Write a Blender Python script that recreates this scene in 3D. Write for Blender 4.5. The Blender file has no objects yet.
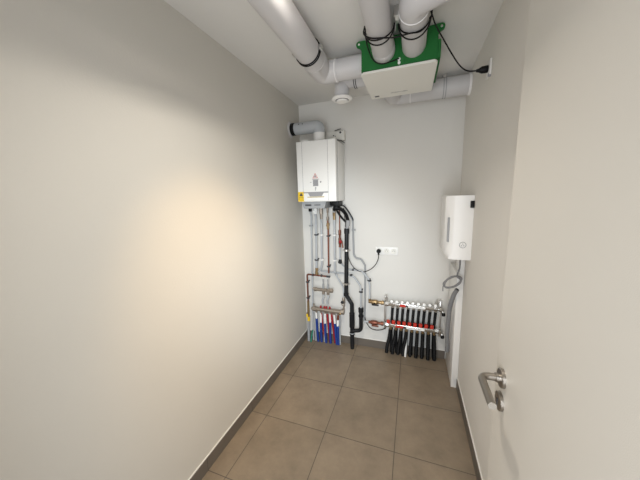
import bpy, bmesh, math, random
from mathutils import Vector, Matrix
random.seed(4)
SC = bpy.context.scene
COL = SC.collection
PI = math.pi

# ---------------------------------------------------------------- materials
def mat(name, col, rough=.5, metal=0., noise=0., nscale=8., bump=0., bscale=60., spec=.5):
    m = bpy.data.materials.new(name); m.use_nodes = True
    nt = m.node_tree; b = nt.nodes['Principled BSDF']
    b.inputs['Base Color'].default_value = (*col, 1)
    b.inputs['Roughness'].default_value = rough
    b.inputs['Metallic'].default_value = metal
    b.inputs['Specular IOR Level'].default_value = spec
    tc = nt.nodes.new('ShaderNodeTexCoord')
    if noise:
        n = nt.nodes.new('ShaderNodeTexNoise'); n.inputs['Scale'].default_value = nscale
        n.inputs['Detail'].default_value = 4
        mx = nt.nodes.new('ShaderNodeMix'); mx.data_type = 'RGBA'
        mx.inputs[6].default_value = (*[c*(1-noise) for c in col], 1)
        mx.inputs[7].default_value = (*[min(1, c*(1+noise)) for c in col], 1)
        nt.links.new(tc.outputs['Object'], n.inputs['Vector'])
        nt.links.new(n.outputs['Fac'], mx.inputs[0]); nt.links.new(mx.outputs[2], b.inputs['Base Color'])
    if bump:
        n2 = nt.nodes.new('ShaderNodeTexNoise'); n2.inputs['Scale'].default_value = bscale
        n2.inputs['Detail'].default_value = 3
        bp = nt.nodes.new('ShaderNodeBump'); bp.inputs['Strength'].default_value = bump
        bp.inputs['Distance'].default_value = .002
        nt.links.new(tc.outputs['Object'], n2.inputs['Vector'])
        nt.links.new(n2.outputs['Fac'], bp.inputs['Height']); nt.links.new(bp.outputs['Normal'], b.inputs['Normal'])
    return m

M = dict(
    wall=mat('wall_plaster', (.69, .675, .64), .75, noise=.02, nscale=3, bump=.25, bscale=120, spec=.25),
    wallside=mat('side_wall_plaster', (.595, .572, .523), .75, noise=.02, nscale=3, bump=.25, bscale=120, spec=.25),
    wallright=mat('lit_right_wall_plaster', (.74, .715, .67), .75, noise=.02, nscale=3, bump=.25, bscale=120, spec=.25),  # separate lighter plaster, light on the right wall put into its albedo
    ceiling=mat('ceiling_plaster', (.71, .70, .675), .8, noise=.02, nscale=3, bump=.2, bscale=120, spec=.2),
    door=mat('door_lacquer', (.60, .57, .515), .42, bump=.12, bscale=500, spec=.4),
    pipe=mat('pipe_white_grey', (.56, .55, .555), .5, noise=.03, nscale=6),
    pipeseam=mat('pipe_seam_white', (.78, .77, .77), .4),
    white=mat('white_plastic', (.80, .79, .77), .35, noise=.01),
    boiler=mat('boiler_white_enamel', (.84, .84, .82), .28),
    cover=mat('cover_offwhite', (.74, .73, .68), .55),
    green=mat('green_foam', (.003, .125, .018), .7, noise=.12, nscale=40, bump=.3, bscale=300),
    black=mat('black_rubber', (.003, .003, .0035), .5, spec=.25),
    drain=mat('charcoal_plastic', (.008, .009, .011), .45, noise=.1, spec=.35),
    grey=mat('grey_plastic', (.32, .33, .34), .5, noise=.05),
    lgrey=mat('light_grey_pipe', (.42, .44, .46), .35, noise=.05, nscale=30),
    steel=mat('brushed_steel', (.62, .61, .59), .28, 1., noise=.06, nscale=90),
    chrome=mat('nickel', (.72, .71, .69), .22, 1.),
    satin=mat('satin_steel', (.36, .33, .295), .33, 1., noise=.06, nscale=60),
    copper=mat('copper', (.23, .085, .055), .45, .75, noise=.25, nscale=60),
    brass=mat('brass', (.36, .25, .13), .4, .85, noise=.2, nscale=70),
    dbrass=mat('dull_nickelled_brass', (.36, .31, .26), .42, .75, noise=.25, nscale=50),
    cablegrey=mat('cable_grey', (.20, .20, .205), .55, noise=.1, nscale=30),
    blue=mat('blue_conduit', (.006, .04, .24), .5, spec=.3),
    red=mat('red_conduit', (.33, .008, .014), .5, spec=.3),
    redcap=mat('red_cap', (.55, .035, .02), .45),
    greenhose=mat('green_hose', (.02, .24, .16), .5),
    yellow=mat('sticker_yellow', (.82, .55, .02), .5),
    gold=mat('ochre_strip', (.45, .33, .10), .5),
    dark=mat('dark_print', (.05, .05, .055), .6),
    midgrey=mat('grey_print', (.30, .30, .31), .6),
    pink=mat('red_print', (.55, .10, .09), .6),
    label=mat('label_white', (.86, .86, .84), .5),
    skirt=mat('baseboard_tile', (.135, .115, .095), .55, noise=.10, nscale=9),
    grout=mat('grout', (.05, .045, .04), .9),
    caulk=mat('white_caulk', (.78, .76, .72), .6),
)

def floor_mat():
    m = bpy.data.materials.new('floor_tiles'); m.use_nodes = True
    nt = m.node_tree; b = nt.nodes['Principled BSDF']; N = nt.nodes.new; K = nt.links.new
    tc = N('ShaderNodeTexCoord'); mp = N('ShaderNodeMapping')
    # joints run through x = .582, y = -.6575 every .45 m
    mp.inputs['Location'].default_value = (-.582+.45*4, .6575+.45*12, 0)
    K(tc.outputs['Object'], mp.inputs['Vector'])
    br = N('ShaderNodeTexBrick'); br.offset = 0; br.squash = 1
    br.inputs['Scale'].default_value = 1; br.inputs['Mortar Size'].default_value = .0022
    br.inputs['Mortar Smooth'].default_value = .2; br.inputs['Brick Width'].default_value = .45
    br.inputs['Row Height'].default_value = .45; br.inputs['Bias'].default_value = 0
    br.inputs['Color1'].default_value = (.225, .175, .122, 1); br.inputs['Color2'].default_value = (.25, .195, .138, 1)
    br.inputs['Mortar'].default_value = (.075, .062, .05, 1)
    K(mp.outputs['Vector'], br.inputs['Vector'])
    n = N('ShaderNodeTexNoise'); n.inputs['Scale'].default_value = 5; n.inputs['Detail'].default_value = 8
    n.inputs['Roughness'].default_value = .7; K(tc.outputs['Object'], n.inputs['Vector'])
    mr = N('ShaderNodeMapRange'); mr.inputs['From Min'].default_value = .3; mr.inputs['From Max'].default_value = .7
    mr.inputs['To Min'].default_value = .80; mr.inputs['To Max'].default_value = 1.2
    K(n.outputs['Fac'], mr.inputs['Value'])
    mx = N('ShaderNodeMix'); mx.data_type = 'RGBA'; mx.blend_type = 'MULTIPLY'; mx.inputs[0].default_value = 1
    K(br.outputs['Color'], mx.inputs[6]); K(mr.outputs['Result'], mx.inputs[7]); K(mx.outputs[2], b.inputs['Base Color'])
    b.inputs['Roughness'].default_value = .42
    bp = N('ShaderNodeBump'); bp.inputs['Strength'].default_value = .5; bp.inputs['Distance'].default_value = .002; bp.invert = True
    K(br.outputs['Fac'], bp.inputs['Height']); K(bp.outputs['Normal'], b.inputs['Normal'])
    return m
M['floor'] = floor_mat()

# ---------------------------------------------------------------- geometry helpers
def obj(name, bm, m, parent=None, smooth=True):
    me = bpy.data.meshes.new(name)
    bmesh.ops.recalc_face_normals(bm, faces=bm.faces[:])
    bm.to_mesh(me); bm.free()
    mats = m if isinstance(m, (list, tuple)) else [m]
    for k in mats: me.materials.append(M[k])
    if smooth:
        for p in me.polygons: p.use_smooth = True
        try: me.set_sharp_from_angle(angle=math.radians(40))
        except Exception: pass
    o = bpy.data.objects.new(name, me); COL.objects.link(o)
    if parent: o.parent = parent; o.matrix_parent_inverse = parent.matrix_basis.inverted()
    return o
def tag(o, label, cat, group=None):
    o['label'] = label; o['category'] = cat
    if group: o['group'] = group
    return o
def thing(name, label, cat, loc=(0, 0, 0), group=None):
    o = bpy.data.objects.new(name, None); COL.objects.link(o); o.location = loc
    o.empty_display_size = .05
    return tag(o, label, cat, group)
def struct(o): o['kind'] = 'structure'; return o

def box(bm, lo, hi, bev=0, mi=0, seg=2):
    lo, hi = Vector(lo), Vector(hi)
    t = bmesh.new(); bmesh.ops.create_cube(t, size=1)
    for v in t.verts: v.co = Vector([(lo[i]+hi[i])/2 + v.co[i]*(hi[i]-lo[i]) for i in range(3)])
    if bev: bmesh.ops.bevel(t, geom=t.edges[:], offset=bev, segments=seg, affect='EDGES', profile=.5)
    merge(bm, t, mi)
def merge(bm, t, mi=0):
    for f in t.faces: f.material_index = mi
    me = bpy.data.meshes.new('tmp'); t.to_mesh(me); t.free(); bm.from_mesh(me); bpy.data.meshes.remove(me)
def prism(bm, pts, axis, a, b, bev=0, mi=0):
    """closed outline of 2D pts extruded along axis from a to b"""
    t = bmesh.new()
    def P(u, v, w):
        return {'x': (w, u, v), 'y': (u, w, v), 'z': (u, v, w)}[axis]
    A = [t.verts.new(P(u, v, a)) for u, v in pts]; B = [t.verts.new(P(u, v, b)) for u, v in pts]
    n = len(pts); t.faces.new(A); t.faces.new(B[::-1])
    for i in range(n): t.faces.new((A[i], A[(i+1) % n], B[(i+1) % n], B[i]))
    if bev: bmesh.ops.bevel(t, geom=t.edges[:], offset=bev, segments=2, affect='EDGES')
    merge(bm, t, mi)
def frame(d):
    d = Vector(d).normalized(); a = Vector((0, 0, 1)) if abs(d.z) < .9 else Vector((1, 0, 0))
    u = d.cross(a).normalized(); return u, d.cross(u).normalized()
def lathe(bm, base, d, prof, n=24, mi=0):
    """prof = list of (radius, distance along d) from base; ends closed"""
    t = bmesh.new(); d = Vector(d).normalized(); u, v = frame(d); base = Vector(base); rings = []
    for r, h in prof:
        rings.append([t.verts.new(base+d*h+(u*math.cos(2*PI*k/n)+v*math.sin(2*PI*k/n))*max(r, 1e-4)) for k in range(n)])
    for a, b in zip(rings, rings[1:]):
        for k in range(n): t.faces.new((a[k], a[(k+1) % n], b[(k+1) % n], b[k]))
    t.faces.new(rings[0][::-1]); t.faces.new(rings[-1]); merge(bm, t, mi)
def cyl(bm, p, q, r, n=24, mi=0, bev=0):
    p, q = Vector(p), Vector(q); L = (q-p).length
    pr = [(r, 0), (r, L)] if not bev else [(r-bev, 0), (r, bev), (r, L-bev), (r-bev, L)]
    lathe(bm, p, q-p, pr, n, mi)
def fillet(pts, rad, seg=7):
    pts = [Vector(p) for p in pts]; out = [pts[0]]
    for i in range(1, len(pts)-1):
        p, a, b = pts[i], pts[i-1], pts[i+1]
        u = (a-p); v = (b-p); lu, lv = u.length, v.length; u.normalize(); v.normalize()
        ang = u.angle(v, PI)
        if ang > PI-.03: out.append(p); continue
        t = min(rad/math.tan(ang/2), lu*.49, lv*.49)
        A, B = p+u*t, p+v*t
        for k in range(seg+1):
            s = k/seg; out.append(A*(1-s)**2+p*2*s*(1-s)+B*s*s)
    out.append(pts[-1]); return out
def spline(pts, seg=8):
    P = [Vector(p) for p in pts]; P = [P[0]*2-P[1]]+P+[P[-1]*2-P[-2]]; out = []
    for i in range(1, len(P)-2):
        for k in range(seg):
            t = k/seg; a, b, c, d = P[i-1:i+3]
            out.append(.5*((2*b)+(c-a)*t+(2*a-5*b+4*c-d)*t*t+(3*b-a-3*c+d)*t**3))
    out.append(P[-2]); return out
def sweep(bm, pts, r, n=12, mi=0):
    """tube along a polyline; r a number or a function of arc length"""
    pts = [Vector(p) for p in pts]; t = bmesh.new(); rings = []; s = 0
    d0 = (pts[1]-pts[0]).normalized(); u, _ = frame(d0)
    for i, p in enumerate(pts):
        if i: s += (p-pts[i-1]).length
        d = ((pts[min(i+1, len(pts)-1)]-pts[max(i-1, 0)])).normalized()
        u = (u-d*u.dot(d)).normalized(); v = d.cross(u)
        rr = r(s) if callable(r) else r
        rings.append([t.verts.new(p+(u*math.cos(2*PI*k/n)+v*math.sin(2*PI*k/n))*rr) for k in range(n)])
    for a, b in zip(rings, rings[1:]):
        for k in range(n): t.faces.new((a[k], a[(k+1) % n], b[(k+1) % n], b[k]))
    t.faces.new(rings[0][::-1]); t.faces.new(rings[-1]); merge(bm, t, mi)
def dense(pts, step):
    out = [Vector(pts[0])]
    for a, b in zip(pts, pts[1:]):
        a, b = Vector(a), Vector(b); n = max(1, int((b-a).length/step))
        out += [a+(b-a)*k/n for k in range(1, n+1)]
    return out
def corrugated(bm, pts, r, amp=.0014, pitch=.009, n=12, mi=0):
    pts = dense(pts, pitch/4)
    sweep(bm, pts, lambda s: r+amp*math.cos(2*PI*s/pitch), n, mi)
def torus(bm, c, d, R, r, n=32, mi=0, a0=0, a1=2*PI):
    u, v = frame(d); c = Vector(c)
    full = abs(a1-a0-2*PI) < 1e-6
    pts = [c+(u*math.cos(a0+(a1-a0)*k/n)+v*math.sin(a0+(a1-a0)*k/n))*R for k in range(n+1)]
    sweep(bm, pts, r, 8, mi)
def hexnut(bm, p, q, r, mi=0): cyl(bm, p, q, r, 6, mi)
B = bmesh.new

# ================================================================ THE ROOM
W, H, YF = 1.483, 2.472, -2.66
def plane_box(name, lo, hi, m):
    b = B(); box(b, lo, hi); return struct(obj(name, b, m, smooth=False))
plane_box('floor', (-.12, -4.2, -.1), (W+.12, .12, 0), 'floor')
plane_box('ceiling', (-.12, YF-.12, H), (W+.12, .12, H+.1), 'ceiling')
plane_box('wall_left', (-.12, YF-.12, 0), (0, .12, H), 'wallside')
plane_box('wall_right', (W, YF-.12, 0), (W+.12, .12, H), 'wallright')
plane_box('wall_back', (0, 0, 0), (W, .12, H), 'wall')
b = B()      # front wall with the doorway the photographer stands in
box(b, (0, YF-.12, 0), (.42, YF, H)); box(b, (.42, YF-.12, 2.13), (1.40, YF, H)); box(b, (1.40, YF-.12, 0), (W, YF, H))
struct(obj('wall_front', b, 'wallside', smooth=False))

def baseboard(name, horizontal, a0, a1, offs, joint0):
    """tile skirting with joints every .45 m; horizontal: 'x' back wall, else side wall"""
    b = B(); t = .010; h = .083
    js = [a0]; k = joint0
    while k > a0: k -= .45
    k += .45
    while k < a1:
        if k > a0+.02: js.append(k)
        k += .45
    js.append(a1)
    for p, q in zip(js, js[1:]):
        if name == 'baseboard_back': box(b, (p+.0012, -t, 0), (q-.0012, 0, h), .001, 0, 1)
        elif name == 'baseboard_left': box(b, (0, p+.0012, 0), (t, q-.0012, h), .001, 0, 1)
        else: box(b, (W-t, p+.0012, 0), (W, q-.0012, h), .001, 0, 1)
    g = t-.002
    if name == 'baseboard_back': box(b, (a0, -g, 0), (a1, 0, h-.002), 0, 1); box(b, (a0, -.006, h-.001), (a1, 0, h+.006), .001, 2, 1)
    elif name == 'baseboard_left': box(b, (0, a0, 0), (g, a1, h-.002), 0, 1); box(b, (0, a0, h-.001), (.006, a1, h+.006), .001, 2, 1)
    else: box(b, (W-g, a0, 0), (W, a1, h-.002), 0, 1); box(b, (W-.006, a0, h-.001), (W, a1, h+.006), .001, 2, 1)
    return struct(obj(name, b, ['skirt', 'grout', 'caulk'], smooth=False))
baseboard('baseboard_left', 0, YF, -.0005, 0, -.6575)
baseboard('baseboard_right', 0, YF, -.395, 0, -.6575)
baseboard('baseboard_back', 1, .011, W-.055, 0, .582)

# ---- door leaf standing open in front of the right wall
XD = 1.35
dr = bpy.data.objects.new('door_1', None); COL.objects.link(dr); dr.location = (XD, -2.62, 0); struct(dr)
bpy.context.view_layer.update()
b = B(); box(b, (XD, -2.62, .008), (XD+.04, -1.69, 2.11), .0015); obj('door_leaf', b, 'door', dr, smooth=False)
for z, nm in ((1.047, 'handle_rose'), (.975, 'keyhole_rose')):
    b = B(); lathe(b, (XD, -1.751, z), (-1, 0, 0), [(.0265, 0), (.0265, .0075), (.025, .009), (.001, .0095)], 40)
    o = obj(nm, b, 'satin', dr)
    if nm == 'keyhole_rose':
        k = B(); cyl(k, (XD-.0095, -1.751, z+.003), (XD-.0108, -1.751, z+.003), .0045, 16)
        box(k, (XD-.0108, -1.753, z-.012), (XD-.0095, -1.749, z+.002)); c = obj('keyhole', k, 'dark', o)
b = B()
sweep(b, fillet([(XD-.009, -1.751, 1.047), (XD-.056, -1.753, 1.047), (XD-.056, -1.872, 1.047)], .026, 10), .0098, 20)
lathe(b, (XD-.009, -1.751, 1.047), (-1, 0, 0), [(.0125, 0), (.0125, .010), (.0105, .012)], 24)
h = obj('door_handle', b, 'satin', dr)
b = B(); cyl(b, (XD-.056, -1.8715, 1.047), (XD-.056, -1.8735, 1.047), .0092, 24, 0); obj('end_cap', b, 'chrome', h)
b = B(); box(b, (XD+.001, -1.6905, .95), (XD+.039, -1.6885, 1.13)); obj('latch_plate', b, 'satin', dr)
# the inner reveal of the doorway
struct(obj('trim_1', (lambda b: (box(b, (.42, YF-.125, 0), (.435, YF+.004, 2.13)), box(b, (1.39, YF-.125, 0), (1.405, YF+.004, 2.13)), box(b, (.435, YF-.125, 2.117), (1.39, YF+.004, 2.132)), b)[-1])(B()), 'door', smooth=False))

# ================================================================ VENTILATION UNIT
vu = thing('ventilation_unit', 'green foam ventilation unit with white square cover hung under the ceiling', 'ventilation unit', (.995, -.66, H))
bpy.context.view_layer.update()
X0, X1, Y0, Y1, Z0, Z1 = .788, 1.203, -.866, -.45, 2.288, 2.452
b = B()
prism(b, [(X0, Z0), (X1, Z0), (X1, Z1-.03), (X1-.03, Z1), (X0+.03, Z1), (X0, Z1-.03)], 'y', Y0, Y1, .004)
box(b, (X1-.004, Y0+.012, Z0+.012), (X1+.016, Y1-.05, Z1-.06), .005)
box(b, (X0+.22, Y0-.004, Z0+.01), (X0+.245, Y0+.01, Z1-.01), .003)
obj('housing', b, 'green', vu)
for sx, cx in ((-1, X0-.002), (1, X1+.002)):
    b = B(); pts = []
    c = (cx+sx*.012, Z1-.008)
    a0 = -PI/2 if sx > 0 else PI/2
    pts = [(c[0]+.017*math.cos(a0+PI*k/10), c[1]+.017*math.sin(a0+PI*k/10)) for k in range(11)]
    pts += [(cx-sx*.05, Z1+.004), (cx-sx*.05, Z1-.05), (cx-sx*.005, Z1-.045)] if sx > 0 else [(cx+.05, Z1-.05), (cx+.05, Z1+.004)]
    if sx > 0: pts = [(cx-.05, Z1-.05), (cx-.002, Z1-.04)]+[(c[0]+.017*math.cos(-PI/2+PI*k/10), c[1]+.017*math.sin(-PI/2+PI*k/10)) for k in range(11)]+[(cx-.05, Z1+.006)]
    else: pts = [(cx+.05, Z1+.006)]+[(c[0]+.017*math.cos(PI/2+PI*k/10), c[1]+.017*math.sin(PI/2+PI*k/10)) for k in range(11)]+[(cx+.002, Z1-.04), (cx+.05, Z1-.05)]
    prism(b, pts, 'y', Y0+.002, Y0+.016)
    e = obj('mounting_ear', b, 'green', vu)
    k = B(); lathe(k, (c[0], Y0+.002, c[1]), (0, -1, 0), [(.006, 0), (.006, .003), (.003, .005)], 16); obj('screw', k, 'steel', e)
b = B()
prism(b, [(X0+.012, Y0-.006), (X1-.012, Y0-.006), (X1+.002, Y0+.012), (X1-.003, Y1+.012), (X1-.018, Y1-.002), (X0+.016, Y1-.002), (X0, Y1+.012), (X0-.004, Y0+.012)], 'z', Z0-.014, Z0-.0005, .003)
cv = obj('cover', b, 'cover', vu)
b = B()
xs = .933
for k in range(14):
    w = random.choice((.005, .006, .007)); box(b, (xs, -.528, Z0-.0150), (xs+w-.0015, -.516, Z0-.0138)); xs += .0081
obj('small_print', b, 'midgrey', cv, smooth=False)
b = B(); box(b, (.822, -.502, Z0-.0150), (.846, -.485, Z0-.0138)); box(b, (.818, -.506, Z0-.0146), (.850, -.481, Z0-.0138), 0, 1); obj('badge', b, ['dark', 'midgrey'], cv, smooth=False)
b = B()
for z in (2.322, 2.304): lathe(b, (1.003, Y0+.001, z), (0, -1, 0), [(.0085, 0), (.0085, .006), (.006, .010), (.002, .010)], 16)
obj('cable_gland', b, 'label', vu)

# ================================================================ PIPES AT THE CEILING
def seam(b, c, d, R, w=.012, t=.004, mi=1):
    c = Vector(c); d = Vector(d).normalized()
    lathe(b, c-d*w/2, d, [(R, 0), (R+t, w*.25), (R+t, w*.75), (R, w)], 40, mi)
def band(parent, name, c, d, R, w, m, gap=None):
    b = B(); c = Vector(c); d = Vector(d).normalized()
    lathe(b, c-d*w/2, d, [(R, 0), (R+.003, 0), (R+.003, w), (R, w)], 40)
    return obj(name, b, m, parent)
# P1: along the left, elbow, into the unit's left side
p1 = thing('ventilation_pipe', 'thickest white ventilation pipe along the left side, turning right into the green unit', 'pipe', (.525, -1.7, H))
bpy.context.view_layer.update()
R1 = .070; z1 = 2.380; PX = .515; R1b = .0635; z1b = 2.368
b = B(); sweep(b, [(PX, YF+.002, z1), (PX, -.93, z1)], R1, 40); obj('straight_pipe', b, 'pipe', p1)
b = B()
arc = [(PX, -.935, z1)]+fillet([(PX, -.93, z1), (PX, -.775, z1b), (.62, -.775, z1b)], .085, 14)+[(.625, -.775, z1b)]
sweep(b, arc, lambda s_: R1+.002-min(1, s_/.20)*(R1-R1b-.001), 40)
seam(b, (.612, -.775, z1b), (1, 0, 0), R1b+.002, .010, .003, 1)
obj('elbow', b, ['pipe', 'pipeseam'], p1)
b = B(); sweep(b, [(.62, -.775, z1b), (X0-.001, -.775, z1b)], R1b, 40); obj('branch_pipe', b, 'pipe', p1)
for dy in (0, .016):
    b = B(); torus(b, (PX, -1.035+dy, z1), (.05, 1, -.06), R1+.003, .0035, 40)
    obj('clamp', b, 'black', p1)
for s in (-1, 1):
    b = B(); box(b, (PX+s*(R1+.010)-.008, -1.055, z1-.012), (PX+s*(R1+.010)+.008, -1.02, z1+.012), .002)
    obj('clamp_lug', b, 'steel', p1)
# P2
p2 = thing('ventilation_pipe', 'straight white pipe entering the left front of the green unit', 'pipe', (.918, -1.7, H))
bpy.context.view_layer.update()
b = B(); sweep(b, [(.918, YF+.002, 2.378), (.918, Y0-.001, 2.378)], .060, 40); obj('straight_pipe', b, 'pipe', p2)
b = B(); lathe(b, (.918, Y0-.001, 2.378), (0, -1, 0), [(.060, 0), (.0625, 0), (.0625, .05), (.060, .054)], 40); obj('sleeve', b, 'pipe', p2)
# P3
p3 = thing('ventilation_pipe', 'white pipe from the right front of the green unit bending right to the wall', 'pipe', (1.08, -1.0, H))
bpy.context.view_layer.update()
z3 = 2.378
b = B(); sweep(b, [(1.08, Y0-.001, z3), (1.08, -1.17, z3)], .0625, 40); obj('straight_pipe', b, 'pipe', p3)
b = B()
dirn = Vector((.41, -.20, 0)); e0 = Vector((1.08, -1.225, z3)); e1 = e0+dirn*.42
sweep(b, [(1.08, -1.16, z3)]+fillet([(1.08, -1.161, z3), e0, e1], .09, 14), .0645, 40)
seam(b, (1.08, -1.17, z3), (0, 1, 0), .064, .006, .003, 1); seam(b, e0+dirn*.38, dirn, .064, .008, .003, 1)
obj('elbow', b, ['pipe', 'pipeseam'], p3)
t = (W-.001-e1.x)/dirn.x
b = B(); sweep(b, [e1-dirn*.02, e1+dirn*t*.86], .0625, 40); obj('branch_pipe', b, 'pipe', p3)
# P4
p4 = thing('ventilation_pipe', 'white pipe behind the green unit running right into the side wall', 'pipe', (1.3, -.165, H))
bpy.context.view_layer.update()
z4 = 2.374
b = B(); sweep(b, [(1.05, -.168, z4), (W-.001, -.168, z4)], .0715, 40); obj('straight_pipe', b, 'pipe', p4)
b = B(); sweep(b, fillet([(1.06, -.168, z4), (.925, -.168, z4), (.925, Y1+.001, z4)], .10, 14), .0735, 40)
seam(b, (1.056, -.168, z4), (1, 0, 0), .0725, .009, .003, 1); obj('elbow', b, ['pipe', 'pipeseam'], p4)
b = B(); lathe(b, (W-.001, -.168, z4), (-1, 0, 0), [(.0755, 0), (.0755, .012), (.073, .016)], 40); obj('wall_collar', b, 'pipeseam', p4)
for dx in (0, .016): band(p4, 'clamp', (1.295+dx, -.168, z4), (1, 0, 0), .0715, .006, 'grey')
b = B(); box(b, (1.291, -.180, z4+.070), (1.316, -.156, H-.001)); obj('clamp_hanger', b, 'steel', p4)
# P5 + valve
p5 = thing('ventilation_pipe', 'short white pipe behind the thick one, its elbow holding the round air valve', 'pipe', (.62, -.6, H))
bpy.context.view_layer.update()
z5 = 2.372
b = B(); sweep(b, [(.69, -.607, z5), (X0-.001, -.607, z5)], .0585, 36); obj('straight_pipe', b, 'pipe', p5)
b = B(); sweep(b, fillet([(.70, -.607, z5), (.602, -.607, z5), (.602, -.607, 2.262)], .075, 12), .0525, 36); obj('elbow', b, 'pipe', p5)
for dx in (0, .013): band(p5, 'clamp', (.695+dx, -.607, z5), (1, 0, 0), .0585, .005, 'dark')
av = thing('air_valve', 'round white disc air valve facing down at left of the green unit', 'air valve', (.602, -.607, 2.262))
bpy.context.view_layer.update()
b = B(); lathe(b, (.602, -.607, 2.2615), (0, 0, -1), [(.050, 0), (.071, .002), (.074, .008), (.070, .014), (.054, .020), (.049, .016)], 48); obj('flange', b, 'white', av)
b = B(); lathe(b, (.602, -.607, 2.2455), (0, 0, -1), [(.046, 0), (.046, .0015)], 48); obj('slot_ring', b, 'dark', av)
b = B(); lathe(b, (.602, -.607, 2.2438), (0, 0, -1), [(.034, 0), (.041, .001), (.041, .005), (.037, .010), (.015, .012)], 48); obj('disc', b, 'white', av)
# ceiling bracket between the two pipes
br = thing('pipe_bracket', 'small grey metal bracket on the ceiling between the two front pipes', 'bracket', (.99, -1.0, H))
bpy.context.view_layer.update()
b = B(); box(b, (.984, -1.075, H-.05), (1.014, -.95, H-.001), .002); obj('rail', b, 'steel', br)
for x in (.989, 1.009):
    b = B(); cyl(b, (x, -1.0, H-.0505), (x, -1.0, H-.078), .004, 10); obj('bolt', b, 'steel', br)

# power cord looped under the pipes, to the socket at the right wall
cd = thing('power_cord', 'black power cord looped under both front pipes to the high wall socket', 'cord', (1.0, -1.08, 2.3))
bpy.context.view_layer.update()
def loop_pts(y0, sag, extra=0.):
    pts = []
    for k in range(13):   # around the left pipe, under it
        a = PI*1.02+PI*1.0*k/12
        pts.append((.918+(.068+extra)*math.cos(a), y0+sag*math.sin(PI*k/12), 2.378+(.068+extra)*math.sin(a)))
    return pts
def loop_right(y0, sag, extra=0.):
    return [(1.08+(.069+extra)*math.cos(PI*1.0+PI*k/12), y0+sag*math.sin(PI*k/12), 2.378+(.069+extra)*math.sin(PI*1.0+PI*k/12)) for k in range(13)]
b = B()
for y0, s, e in ((-1.075, -.045, 0), (-1.095, .012, .004)): sweep(b, spline(loop_pts(y0, s, e), 3), .0034, 8)
for y0, s, e in ((-1.080, -.035, 0), (-1.090, .020, .004)): sweep(b, spline(loop_right(y0, s, e), 3), .0034, 8)
# strand that crosses beneath both pipes
cross = [(.846, -1.09, 2.40), (.848, -1.12, 2.35), (.885, -1.145, 2.312), (.94, -1.14, 2.304), (1.0, -1.13, 2.300), (1.06, -1.13, 2.303), (1.11, -1.11, 2.313), (1.150, -1.09, 2.36), (1.158, -1.08, 2.41)]
sweep(b, spline(cross, 6), .0036, 8)
obj('coiled_cable', b, 'black', cd)
b = B(); sweep(b, spline([(.847, -1.085, 2.405), (.842, -1.0, 2.37), (.862, -.92, 2.325), (.905, -.893, 2.305), (.955, -.885, 2.310), (1.003, -.878, 2.322)], 8), .0034, 8); obj('unit_lead', b, 'black', cd)
b = B(); sweep(b, spline([(1.152, -1.06, 2.418), (1.178, -1.0, 2.385), (1.225, -.94, 2.335), (1.27, -.88, 2.292), (1.32, -.80, 2.262), (1.37, -.735, 2.252), (1.425, -.727, 2.247)], 8), .0036, 8); obj('wall_lead', b, 'black', cd)
b = B(); lathe(b, (1.415, -.727, 2.247), (1, 0, 0), [(.007, 0), (.010, .012), (.018, .028), (.019, .055), (.017, .058)], 20); obj('plug', b, 'black', cd)
b = B(); cyl(b, (1.15, -1.06, 2.42), (1.162, -1.045, 2.44), .008, 10); obj('cable_tie', b, 'steel', cd)
sk = thing('wall_socket', 'small white wall socket high on the right wall with black plug', 'socket', (W, -.727, 2.245))
bpy.context.view_layer.update()
b = B(); box(b, (W-.010, -.768, 2.205), (W-.0005, -.686, 2.287), .003)
obj('socket_plate', b, 'white', sk)
b = B(); box(b, (W-.0135, -.762, 2.196), (W-.0005, -.748, 2.212), .002); obj('lower_tab', b, 'midgrey', sk)

# ================================================================ BOILER
bo = thing('boiler', 'white wall-hung gas boiler with grey pipes beneath in the back left corner', 'boiler', (.285, -.17, 1.53))
bpy.context.view_layer.update()
bx0, bx1, bz0, bz1, byf = .105, .470, 1.530, 2.056, -.335
b = B(); box(b, (bx0+.004, byf+.05, bz0), (bx1-.004, -.012, bz1-.003), .006); box(b, (bx0, byf, bz0), (bx1, byf+.055, bz1), .007, 0, 3)
cs = obj('casing', b, 'boiler', bo)
b = B()
for x in (.160, .398): box(b, (x-.0012, byf-.0006, bz0+.01), (x+.0012, byf+.002, bz1-.006))
box(b, (bx0+.004, byf+.0555, bz0+.004), (bx1+.0004, byf+.0575, bz1-.004))
obj('panel_seam', b, 'midgrey', cs, smooth=False)
b = B(); box(b, (.165, byf-.0045, 1.537), (.396, byf-.0002, 1.607), .002); fl = obj('lower_flap', b, 'boiler', bo)
b = B(); box(b, (.162, byf-.005, 1.607), (.398, byf-.0004, 1.6165), .001); prism(b, [(.208, 1.6075), (.358, 1.6075), (.338, 1.577), (.226, 1.577)], 'y', byf-.0062, byf-.0046); obj('grip_recess', b, 'midgrey', bo, smooth=False)
b = B(); box(b, (.202, byf-.0085, 1.568), (.362, byf-.0047, 1.5745), .001); obj('grip_edge', b, 'gold', bo, smooth=False)
b = B()    # red warning triangle and print above it
def tri(b, cx, cz, s, t, y0, y1, mi=0):
    P = [(cx-s/2, cz-s*.43), (cx+s/2, cz-s*.43), (cx, cz+s*.43)]
    for i in range(3):
        (x, z), (X, Z) = P[i], P[(i+1) % 3]; d = Vector((X-x, Z-z)).normalized(); n = Vector((-d.y, d.x))*t
        prism(b, [(x, z), (X, Z), (X+n.x, Z+n.y), (x+n.x, z+n.y)], 'y', y0, y1, 0, mi)
tri(b, .279, 1.757, .050, .004, byf-.0012, byf-.0002)
obj('warning_triangle', b, 'pink', bo, smooth=False)
b = B()
prism(b, [(.268, 1.744), (.290, 1.744), (.279, 1.765)], 'y', byf-.0010, byf-.0002)
obj('triangle_print', b, 'midgrey', bo, smooth=False)
b = B()
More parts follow.
